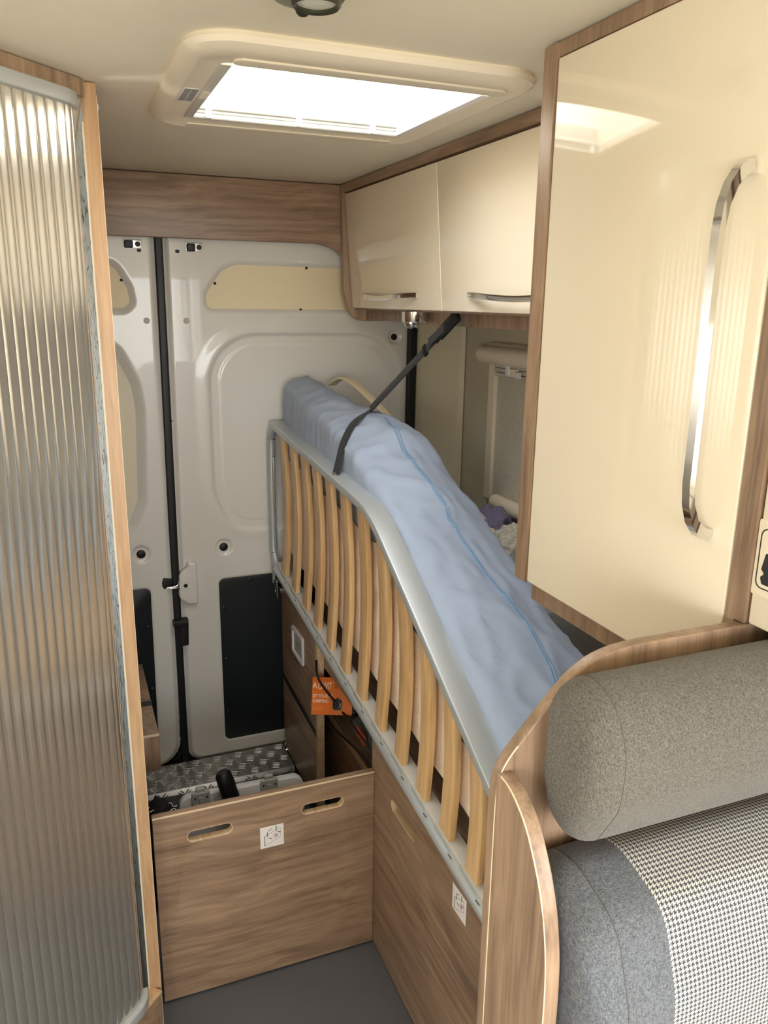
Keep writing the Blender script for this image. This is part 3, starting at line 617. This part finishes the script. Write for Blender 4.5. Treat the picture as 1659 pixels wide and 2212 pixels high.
bdy = blob('bag_body', (.148, 1.900, .140), (.050, .075, .155), plain('black_cloth', (24, 25, 26), .8, bump=.3), bgb, .14, 2.2, 5, 4, .86)
for q in range(9):
    a = q*.55; c = Vector((.142+.026*math.cos(a*1.3), 1.870+.045*math.sin(a), .284+.004*math.sin(q)))
    tube('white_print', smoothpath([c, c+Vector((.012, .006, .0)), c+Vector((.016, -.010, -.002)), c+Vector((.026, -.006, -.004))], 4), .0014, WHITE, bgb, 6)

# ================================================================= FLIP-UP BED FRAME
FX = .592
bf = thing('slatted_bed', (FX, 1.7, .65), 'silver metal bed frame with curved beech slats, folded upright', 'bed frame')
def zb(y): return .572+(y-.99)*.1195           # hinge rail
def zt(y): return 1.132+(y-1.537)*.080 if y > 1.537 else .812+(y-.983)*.5775
ys = [2.395, 1.8, 1.4, .985]
bot = smoothpath([(FX, 2.362, zb(2.36)), (FX, 2.0, zb(2.0)), (FX, 1.5, zb(1.5)), (FX, .86, zb(.86))], 4)
tube('hinge_rail', bot, .0155, SILVER, bf, 18)
sweep('slat_rail', [p_+Vector((.010, 0, .018)) for p_ in bot], rrect(-.016, .016, -.008, .008, .002, 3), LGREY, bf)
# rear loop tube
lp = [(FX, 2.362, zb(2.362)), (FX-.002, 2.392, zb(2.392)+.030), (FX-.003, 2.404, .83), (FX-.003, 2.404, 1.10), (FX-.002, 2.396, 1.165), (FX, 2.366, 1.194)]
tube('end_tube', smoothpath(lp, 6), .012, SILVER, bf, 16)
prism('hole_strip', [rrect(2.376, 2.392, .93, 1.10, .003)]+[circpts(2.384, .945+.022*i, .0035, 10) for i in range(7)], 'YZ', FX-.004, FX+.002, STEEL, bf, .0006)
# top rail: flat broad profile with one bend
tr = [(2.385, zt(2.385)), (1.60, zt(1.60))]
for q in range(1, 8):
    t = q/8; a_, b_, c_ = Vector((1.60, zt(1.60))), Vector((1.537, 1.132)), Vector((1.46, zt(1.46))); tr.append(tuple((1-t)**2*a_+2*t*(1-t)*b_+t*t*c_))
tr += [(1.46, zt(1.46)), (.86, zt(.86))]
sweep('top_rail', [Vector((FX+.014, y, z)) for y, z in tr], rrect(-.024, .024, -.010, .010, .0025, 3), SILVER, bf)
SY = [2.275, 2.160, 2.048, 1.940, 1.828, 1.712, 1.594, 1.474, 1.358, 1.247, 1.138, 1.032, .925]
for y in SY:
    z0, z1 = zb(y)+.020, zt(y)-.012; h = z1-z0; pts = []
    for q in range(13):
        t = q/12; pts.append(Vector((FX+.002+.010*math.sin(math.pi*t)*min(1, h/.42), y, z0+h*t)))
    sweep('slat', pts, rrect(-.0225, .0225, -.0068, .0068, .002, 2), SLATW, bf, ref=(1, 0, 0))
    hz = prism('slat_holder', rpoly([(y-.036, zb(y)+.008), (y+.036, zb(y)+.016), (y+.034, zb(y)+.030), (y-.034, zb(y)+.022)], .004), 'YZ', FX-.008, FX+.022, GREYPL, bf, .003)
    prism('holder_notch', rrect(y-.050, y-.036, zb(y)+.0095, zb(y)+.0108, .0004), 'YZ', FX-.0130, FX-.0118, BLACK, hz, .0002)
prism('hinge_plate', [rpoly([(2.338, .715), (2.372, .700), (2.372, .655), (2.338, .640)], .008), circpts(2.355, .668, .006, 12)], 'YZ', FX-.012, FX-.007, STEEL, bf, .001)
prism('hinge_plate', rpoly([(2.375, .74), (2.398, .73), (2.398, .68), (2.375, .685)], .006), 'YZ', FX-.012, FX-.006, SILVER, bf, .001)

# ================================================================= MATTRESS (folded up with the frame)
def interp(tab, y):
    tab = sorted(tab)
    if y <= tab[0][0]: return tab[0][1]
    for (a, va), (b, vb) in zip(tab, tab[1:]):
        if y <= b:
            t = (y-a)/(b-a); t = t*t*(3-2*t)*.5+t*.5; return va+(vb-va)*t
    return tab[-1][1]
ZL = [(.86, .785), (.99, .850), (1.26, 1.000), (1.53, 1.140), (1.62, 1.175), (1.745, 1.210), (1.9, 1.250), (2.15, 1.285), (2.40, 1.315)]
ZR = [(.86, .80), (.99, .860), (1.17, .935), (1.44, 1.038), (1.63, 1.125), (1.775, 1.248), (1.92, 1.278), (2.05, 1.285), (2.25, 1.305), (2.40, 1.33)]
XR = [(.99, .885), (1.44, .885), (1.63, .865), (1.775, .840), (1.92, .80), (2.05, .765), (2.40, .745)]
def xsec(y, shrink=0):
    zl, zr, xr = interp(ZL, y)-shrink, interp(ZR, y)-shrink, interp(XR, y)-shrink*.4; xl = .628+shrink*.4; zbm = zb(y)+.062+shrink*.5
    xm = min(.75, (xl+xr)/2)
    ctl = [(xl, zbm), (xl, zl), (xm, max(zl, zr)+.016 if y > 1.5 else (zl+zr)/2+.024), (xr, zr), (xr+.01, zbm)]
    lp_ = rpoly(ctl, [.02, .030, .10, .035, .02], 7); return lp_
def resample(lp_, n):
    P = [Vector(p_) for p_ in lp_]; P.append(P[0]); d = [0]
    for a, b in zip(P, P[1:]): d.append(d[-1]+(b-a).length)
    out_ = []; k = 0
    for i in range(n):
        s_ = d[-1]*i/n
        while d[k+1] < s_: k += 1
        t = (s_-d[k])/max(d[k+1]-d[k], 1e-9); out_.append(P[k].lerp(P[k+1], t))
    return out_
loops = []
ylist = [2.402, 2.400, 2.394, 2.384]+[2.37-(2.37-.88)*i/140 for i in range(141)]+[.872, .868]
shr = [.045, .028, .014, .005]+[0]*141+[.01, .03]
for y, sh in zip(ylist, shr):
    pts = resample(xsec(y, sh), 110); row = []
    for p_ in pts:
        x, z = p_
        topw = sstep(-.10, .0, z-min(interp(ZL, y), interp(ZR, y)))
        diag = noise.noise(Vector((x*5+z*4, y*7-z*6, 2)))*.008+noise.noise(Vector((x*9-y*4, y*22+x*16+z*10, 5)))*.0028
        rid = (1-abs(noise.noise(Vector((x*8+y*9, y*6-x*16, 1)))))**6*.009+(1-abs(noise.noise(Vector((x*20-y*9, y*24+x*12, 7)))))**6*.0025
        big = noise.noise(Vector((x*3.2+y*1.5, y*3.6+x*4, 11)))*.010; diag += big; dx = diag*.6*(1 if x > .64 else 0); dz = (diag+rid)*topw
        if x < .66 and y > 1.5: dx -= .007*(1-abs(noise.noise(Vector((y*26+z*5, z*4, 3)))))**4*sstep(1.5, 1.75, y)*sstep(1.05, 1.2, z)
        row.append(Vector((x+dx, y, z+dz)))
    loops.append(row)
mt = thing('mattress', (.74, 1.7, .7), 'blue sheeted mattress tipped upright behind the slatted bed frame', 'mattress')
mbody = loft('sheet', loops, BLUE, mt, cap0=True, cap1=True, angle=170)
# cream quilted underside seen between the slats
qv = []
for y in [2.36-(2.36-.9)*i/64 for i in range(65)]:
    col = []; z0, z1 = zb(y)+.075, zt(y)-.085-.075*abs(noise.noise(Vector((y*9, 1, 1))))
    for q in range(15):
        z = z0+(z1-z0)*q/14; col.append(Vector((.6235+.0015*math.sin(z*210)-.002*noise.noise(Vector((y*14, z*14, 2))), y, z)))
    qv.append(col)
loft('quilted_underside', qv, QUILT, mt, closed=False)
pip = [(.765, 1.075, .905), (.775, 1.125, .925), (.775, 1.262, .975), (.762, 1.39, 1.035), (.752, 1.527, 1.115), (.744, 1.64, 1.195), (.740, 1.745, 1.258), (.748, 1.83, 1.285), (.752, 1.86, 1.290)]
from mathutils.bvhtree import BVHTree
nl = len(loops[0]); bvh = BVHTree.FromPolygons([v for lp_ in loops for v in lp_], [(a*nl+b, a*nl+(b+1) % nl, (a+1)*nl+(b+1) % nl, (a+1)*nl+b) for a in range(len(loops)-1) for b in range(nl)])
def ontop(x, y, off=.003):
    h = bvh.ray_cast(Vector((x, y, 2)), Vector((0, 0, -1))); return Vector((x, y, h[0].z+off))
pp = [ontop(p_.x, p_.y, .0008) for p_ in smoothpath([(x, y, 0) for x, y, z in pip], 12)]
tube('piping', pp, .0024, plain('blue_piping', (122, 152, 182), .6), mt, 8)
tube('piping', [ontop(p_.x+.007, p_.y, .0006) for p_ in pp], .0018, plain('blue_piping', (122, 152, 182), .6), mt, 8)
# bent cream strip behind the mattress
bs = sweep('bent_slat', smoothpath([(.775, 2.36, 1.318), (.79, 2.29, 1.345), (.815, 2.20, 1.318), (.86, 2.06, 1.235), (.92, 1.98, 1.13), (.985, 1.93, 1.065), (1.03, 1.875, 1.012), (1.045, 1.82, .972), (1.03, 1.76, .955)], 6), rrect(-.014, .014, -.003, .003, .001, 2), plain('cream_bow', (232, 218, 184), .5), None)
tag(bs, 'thin bent cream strip arching behind the blue mattress', 'strip')

# fixed bed half and bedding by the wall
fm = loft('bed_mattress', [[Vector((x, y, z)) for x, z in rrect(.93+s_, 1.165-s_*.2, .60, .880-s_, .03, 4)] for y, s_ in ((1.43, .03), (1.445, 0), (2.0, 0), (2.385, 0), (2.40, .03))], fabric('grey_sheet', (128, 130, 134), (150, 152, 154), 600), None, cap0=True, cap1=True)
tag(fm, 'grey covered fixed mattress along the side wall below the blind', 'mattress')
o = blob('purple_cloth', (1.08, 1.885, .945), (.062, .075, .060), PURP, None, .32, 2.2, 11, 5, .95); tag(o, 'crumpled purple cloth heaped under the blind', 'cloth')
o = blob('crochet_blanket', (1.075, 1.745, .942), (.060, .055, .056), CROCH, None, .20, 3.5, 21, 5, .95); tag(o, 'cream crocheted blanket bunched beside the tall cabinet', 'blanket')
o = blob('grey_blanket', (1.05, 1.635, .925), (.065, .046, .042), GBLANK, None, .18, 2, 31, 5, .9); tag(o, 'soft grey blanket folded in front of the crocheted blanket', 'blanket')
o = blob('lilac_cloth', (1.035, 1.545, .905), (.05, .040, .032), fabric('lilac_cloth', (158, 152, 190), (188, 182, 216), 600), None, .25, 2.5, 41, 4, .5); tag(o, 'pale lilac cloth corner next to the tall cabinet', 'cloth')
o = blob('black_garment', (.972, 1.93, .915), (.030, .11, .045), plain('black_garment', (18, 18, 24), .9), None, .15, 2, 51, 4, .7); tag(o, 'black garment lying between the mattress and the purple cloth', 'garment')

# ================================================================= STRAP
sp_ = thing('hold_up_strap', (.80, 1.75, 1.5), 'dark webbing strap with buckle holding the folded bed to the overhead cabinet', 'strap')
A0 = Vector((.862, 1.692, 1.5415)); A1 = ontop(.735, 1.921, .006); A3 = Vector((.597, 1.790, 1.164))
flat = lambda w_, t_: rrect(-w_/2, w_/2, -t_/2, t_/2, t_*.3, 2)
vd = (A1-A0).normalized()
sweep('webbing', [A0, A0.lerp(A1, .3), A0.lerp(A1, .7), A1], flat(.025, .002), STRAPM, sp_, ref=(-.4, -.4, .6))
A1b = ontop(.700, 1.886, .007)
sweep('webbing', smoothpath([A1, A1b, ontop(.662, 1.855, .008), Vector((.630, 1.826, 1.236)), Vector((.612, 1.805, 1.200)), A3], 4), flat(.022, .002), STRAPM, sp_, ref=(-.8, -.5, .3))
sweep('webbing', [A0.lerp(A1, .10)+Vector((-.002, -.003, .004)), A0.lerp(A1, .30)+Vector((-.006, -.008, .008))], flat(.024, .002), STRAPM, sp_, ref=(-.4, -.4, .6))
Mb = lambda t: A0.lerp(A1, t)
sweep('buckle', [Mb(.0), Mb(.03), Mb(.16), Mb(.19)], flat(.034, .012), BLACK, sp_, ref=(-.4, -.4, .6))
sweep('buckle', [Mb(.17), Mb(.24)], flat(.026, .009), BLACK, sp_, ref=(-.4, -.4, .6))
sweep('adjuster', [Mb(.335), Mb(.365)], flat(.034, .008), BLACK, sp_, ref=(-.4, -.4, .6))
lathe('strap_bolt', [(.007, 0), (.007, .004), (.003, .005)], A3+Vector((-.003, 0, -.002)), (-.6, 0, .6), STEEL, sp_, 12)

# ================================================================= OVERHEAD CABINET
oc = thing('overhead_cabinet', (1.0, 1.7, 1.51), 'cream gloss overhead cabinet with two doors above the bed', 'cabinet')
prism('end_panel', rpoly([(.806, ZC-.003), (.810, 1.60), (.832, 1.510), (1.175, 1.510), (1.175, ZC-.003)], [0, .06, .07, 0, 0]), 'XZ', 2.352, 2.372, W_Z, oc, .003)
prism('carcass', [(.848, 1.545), (1.175, 1.545), (1.175, 1.895), (.828, 1.895)], 'XZ', 1.01, 2.352, W_Y, oc, .001)
prism('bottom_valance', rpoly([(.885, 1.514), (.903, 1.514), (.903, 1.546), (.885, 1.546)], .002), 'XZ', 1.01, 2.352, W_Z, oc, .001)
prism('bottom_board', [(.903, 1.530), (1.175, 1.530), (1.175, 1.544), (.903, 1.544)], 'XZ', 1.01, 2.352, W_Y, oc, .001)
prism('top_band', [(.808, 1.874), (.830, 1.874), (.830, ZC-.003), (.808, ZC-.003)], 'XZ', 1.01, 2.352, W_Y, oc, .001)
def fx(z): return .812+(1.868-z)*.075           # inclined door face
def cab_door(y0, y1, handle_y, mirror):
    z0, z1 = 1.549, 1.870; vs = []
    d = prism('door', rrect(y0, y1, z0, z1, .003, 2), 'YZ', 0, .017, CREAM, oc, .0022, M=Matrix(((1, 0, -.075, .812+1.868*.075), (0, 1, 0, 0), (0, 0, 1, 0), (0, 0, 0, 1))), seg=3)
    hy0, hy1 = handle_y; hz_ = 1.585; pts = []
    for q in range(15):
        t = q/14; o_ = .026*min(1, math.sin(math.pi*t)*1.6+.0); pts.append(Vector((fx(hz_)-o_-.002, hy0+(hy1-hy0)*t, hz_-.004+.004*math.cos(2*math.pi*t))))
    sweep('handle', pts, rrect(-.0035, .0035, -.006, .006, .001, 2), CHROME, d, ref=(0, 0, 1))
    return d
cab_door(1.7257, 2.344, (1.858, 2.240), 0)
cab_door(1.018, 1.7243, (1.10, 1.585), 0)
sl_ = thing('cabinet_spotlight', (.905, 1.965, 1.52), 'small round chrome spotlight under the overhead cabinet', 'lamp')
lathe('spot_body', [(.033, -.006), (.033, .018), (.031, .021), (.026, .021)], (.850, 1.910, 1.5385), (0, 0, -1), CHROME, sl_, 32)
lathe('spot_head', [(.018, .018), (.019, .028), (.015, .034), (.008, .035)], (.842, 1.905, 1.5385), Vector((-.2, -.15, -1)), CHROME, sl_, 26)

# ================================================================= TALL CABINET
tc_ = thing('tall_cabinet', (.9, .78, 1.15), 'tall cream gloss wall cabinet with long chrome bow handle', 'cabinet')
TX = .634
box('carcass', .655, 1.175, .597, 1.000, 1.122, ZC-.003, W_Z, tc_, .001)
box('front_stile', TX-.004, .672, .983, 1.012, 1.157, ZC-.003, W_Z, tc_, .004)
box('top_band', TX+.001, .66, .597, .984, 1.879, ZC-.003, W_Z, tc_, .001)
td = prism('door', rrect(.598, .981, 1.160, 1.877, .003, 3), 'YZ', TX-.002, TX+.018, CREAM, tc_, .0025, seg=3)
hp = []
for q in range(5): t = q/4*math.pi/2; hp.append((TX-.004-.032*math.sin(t), .632, 1.700-.060*(1-math.cos(t))))
hp += [(TX-.037, .632, 1.60), (TX-.037, .632, 1.50), (TX-.037, .632, 1.42)]
for q in range(5): t = q/4*math.pi/2; hp.append((TX-.004-.033*math.cos(t), .632, 1.390-.058*math.sin(t)))
ppts = [Vector(p_) for p_ in hp]
hl = []
for i, p_ in enumerate(ppts):
    wend = 1-min(1, abs(p_.x-(TX-.037))/.033) ; th_ = .005+.007*(1-wend)
    a = ppts[max(i-1, 0)]; b_ = ppts[min(i+1, len(ppts)-1)]; t = (b_-a).normalized(); nrm_ = Vector((t.z, 0, -t.x))
    hl.append([p_+nrm_*u1*th_/1.0+Vector((0, 1, 0))*u2 for u1, u2 in ((-.6, -.0065), (.6, -.0055), (.6, .0055), (-.6, .0065))])
loft('handle', hl, CHROME, td, cap0=True, cap1=True, angle=30)
t2 = thing('sticker_cabinet', (.9, .4, 1.0), 'second cream cabinet with walnut stile and a black pictogram sticker', 'cabinet')
box('side_stile', TX-.002, .672, .5835, .5955, 1.160, ZC-.003, W_Z, t2, .003)
box('side_stile', TX-.004, .672, .569, .5825, 1.253, ZC-.003, W_Z, t2, .003)
box('carcass', .655, 1.175, .15, .569, 1.256, ZC-.003, W_Z, t2, .001)
d2_ = prism('door', rrect(.152, .567, 1.2545, 1.877, .003, 3), 'YZ', TX, TX+.018, CREAM, t2, .002)
stk = prism('sticker', rrect(.50, .568, 1.288, 1.366, .002), 'YZ', TX-.0008, TX+.0004, plain('sticker_cream', (240, 228, 204), .4), d2_, .0002)
INK = plain('ink_black', (40, 44, 42), .6)
prism('sticker_border', [rrect(.505, .564, 1.296, 1.358, .008), rrect(.5062, .5628, 1.2972, 1.3568, .007)], 'YZ', TX-.0013, TX-.0006, INK, stk, .0001)
prism('sticker_figure', rpoly([(.514, 1.301), (.556, 1.301), (.5585, 1.308), (.554, 1.312), (.5585, 1.316), (.555, 1.334), (.548, 1.332), (.544, 1.341), (.526, 1.341), (.520, 1.318), (.512, 1.312)], .002), 'YZ', TX-.0013, TX-.0006, INK, stk, .0001)
prism('sticker_figure', circpts(.537, 1.347, .0065, 18), 'YZ', TX-.0013, TX-.0006, INK, stk, .0001)

# ================================================================= BENCH
bn = thing('bench', (.75, .45, 0), 'walnut bench end with high curved partition and rounded side panel', 'bench')
PY0, PY1, PX = .568, .582, .3465
part = [(1.178, 0), (1.178, 1.2525)]+[(.55, 1.2525)]+[tuple(p_[:2]) for p_ in smoothpath([(.50, 1.2522, 0), (.471, 1.2495, 0), (.447, 1.2430, 0), (.428, 1.2320, 0), (.406, 1.2115, 0), (.378, 1.1800, 0), (.360, 1.1590, 0), (.3505, 1.1420, 0), (.3475, 1.1250, 0), (PX, 1.10, 0)], 4)]+[(PX, 0)]
pb = prism('partition_board', part, 'XZ', PY0, PY1, W_Z, bn, .002, seg=3)
side = [(PY0-.0004, 0), (PY0-.0004, 1.1450)]+[tuple(p_[:2]) for p_ in smoothpath([(.5600, 1.1455, 0), (.546, 1.1435, 0), (.531, 1.1360, 0), (.515, 1.1230, 0), (.5006, 1.1030, 0), (.488, 1.0800, 0), (.4785, 1.0540, 0), (.472, 1.0230, 0), (.469, .990, 0), (.4685, .94, 0), (.470, .85, 0)], 3)]+[(.474, .5), (.474, 0)]
sd = prism('side_panel', side, 'YZ', PX, PX+.0155, W_Z, bn, .0014, seg=3)
crv = [(y, z) for y, z in side if y < PY0-.003 and z > .3]
tube('edge_band', [Vector((PX+.0008, y+.0008, z)) for y, z in crv], .0008, EDGE, sd, 6)
tube('edge_band', [Vector((x+.0005, PY0+.0002, z)) for x, z in part if .3 < z < 1.17 and x < .4]+[Vector((PX+.0005, PY0+.0002, .3))], .0008, EDGE, pb, 6)
box('bench_base', PX+.018, 1.175, .12, PY0-.002, 0, .55, W_X, bn, .002)
# bolster head cushion along X with pillowed end
bpr = resample(rpoly([(.562, 1.232), (.537, 1.250), (.496, 1.240), (.476, 1.198), (.479, 1.146), (.512, 1.085), (.549, 1.094), (.566, 1.145)], [.012, .05, .05, .06, .05, .03, .03, .05], 6), 60)
bc = Vector((.527, 1.160))
def bol(s_): return [bc+(p_-bc)*s_ for p_ in bpr]
bl = thing('bolster_cushion', (.78, .52, 1.085), 'brown-grey melange bolster cushion on top of the bench backrest', 'cushion')
stat = [(.386, .30), (.3862, .48), (.3875, .62), (.390, .74), (.395, .85), (.403, .935), (.411, .985), (.4165, 1.0), (.4180, .994), (.4195, 1.0), (.45, 1.004), (.6, 1.01), (.9, 1.01), (1.1, 1.005), (1.165, 1.0), (1.172, .9)]
TAUPE = fabric('taupe_melange', (68, 65, 59), (116, 111, 102), 1500, .95, .8)
loft('cover', [[Vector((x, p_.x, p_.y)) for p_ in bol(s_)] for x, s_ in stat], TAUPE, bl, cap0=True, cap1=True, angle=120)
THREAD = plain('seam_thread', (92, 88, 82), .9)
tube('seam', [Vector((.4180, p_.x, p_.y)) for p_ in bol(.998)], .0005, THREAD, bl, 6, closed=True)
# backrest cushion
bk = thing('backrest_cushion', (.78, .5, .55), 'bench backrest cushion with grey side and houndstooth front panel', 'cushion')
bp = resample(rpoly([(.564, .552), (.564, 1.056), (.52, 1.066), (.456, 1.048), (.430, .975), (.426, .85), (.440, .552)], [.01, .02, .05, .045, .10, .1, .02], 9), 120)
cb = Vector((.50, .80))
def bst(s_): return [cb+(p_-cb)*s_ for p_ in bp]
def bin_(d): return [Vector((min(max(p_.x, .426+d), .564-d*.5), p_.y-d*sstep(.9, 1.04, p_.y))) for p_ in bp]
stat2 = [(.372, .045), (.3725, .030), (.376, .018), (.384, .009), (.396, .003), (.407, 0), (.4085, .0012), (.410, 0), (.425, -.0008), (.4585, -.001)]
loft('grey_side', [[Vector((x, p_.x, p_.y)) for p_ in bin_(d)] for x, d in stat2], GREYF2, bk, cap0=True, angle=120)
xs_ = [.4585, .459, .461, .50, .6, .8, 1.0, 1.17]; sc_ = [.001, -.0012, -.002, -.0025, -.003, -.003, -.003, -.002]
n_ = len(bp); vs, fs = [], []
for x, d in zip(xs_, sc_): vs += [Vector((x, p_.x, p_.y)) for p_ in bst(1-d*3)]
for i in range(len(xs_)-1):
    for j in range(n_): fs.append((i*n_+j, i*n_+(j+1) % n_, (i+1)*n_+(j+1) % n_, (i+1)*n_+j))
per = sum((bp[(i+1) % n_]-bp[i]).length for i in range(n_))
me = bpy.data.meshes.new('houndstooth_panel'); me.from_pydata([tuple(v) for v in vs], [], fs); uvl = me.uv_layers.new(name='UVMap')
for f in me.polygons:
    jj = f.index % n_
    for li in f.loop_indices:
        vi = me.loops[li].vertex_index; j = vi % n_
        if j == 0 and jj == n_-1: j = n_
        uvl.data[li].uv = (vs[vi].x, j*per/n_)
finish('houndstooth_panel', me, HOUND, bk, angle=120)
tube('seam', [Vector((.4085, p_.x, p_.y)) for p_ in bin_(.0005)], .0005, THREAD, bk, 6, closed=True)

for o in bpy.data.objects:
    if '_w' in o: del o['_w']
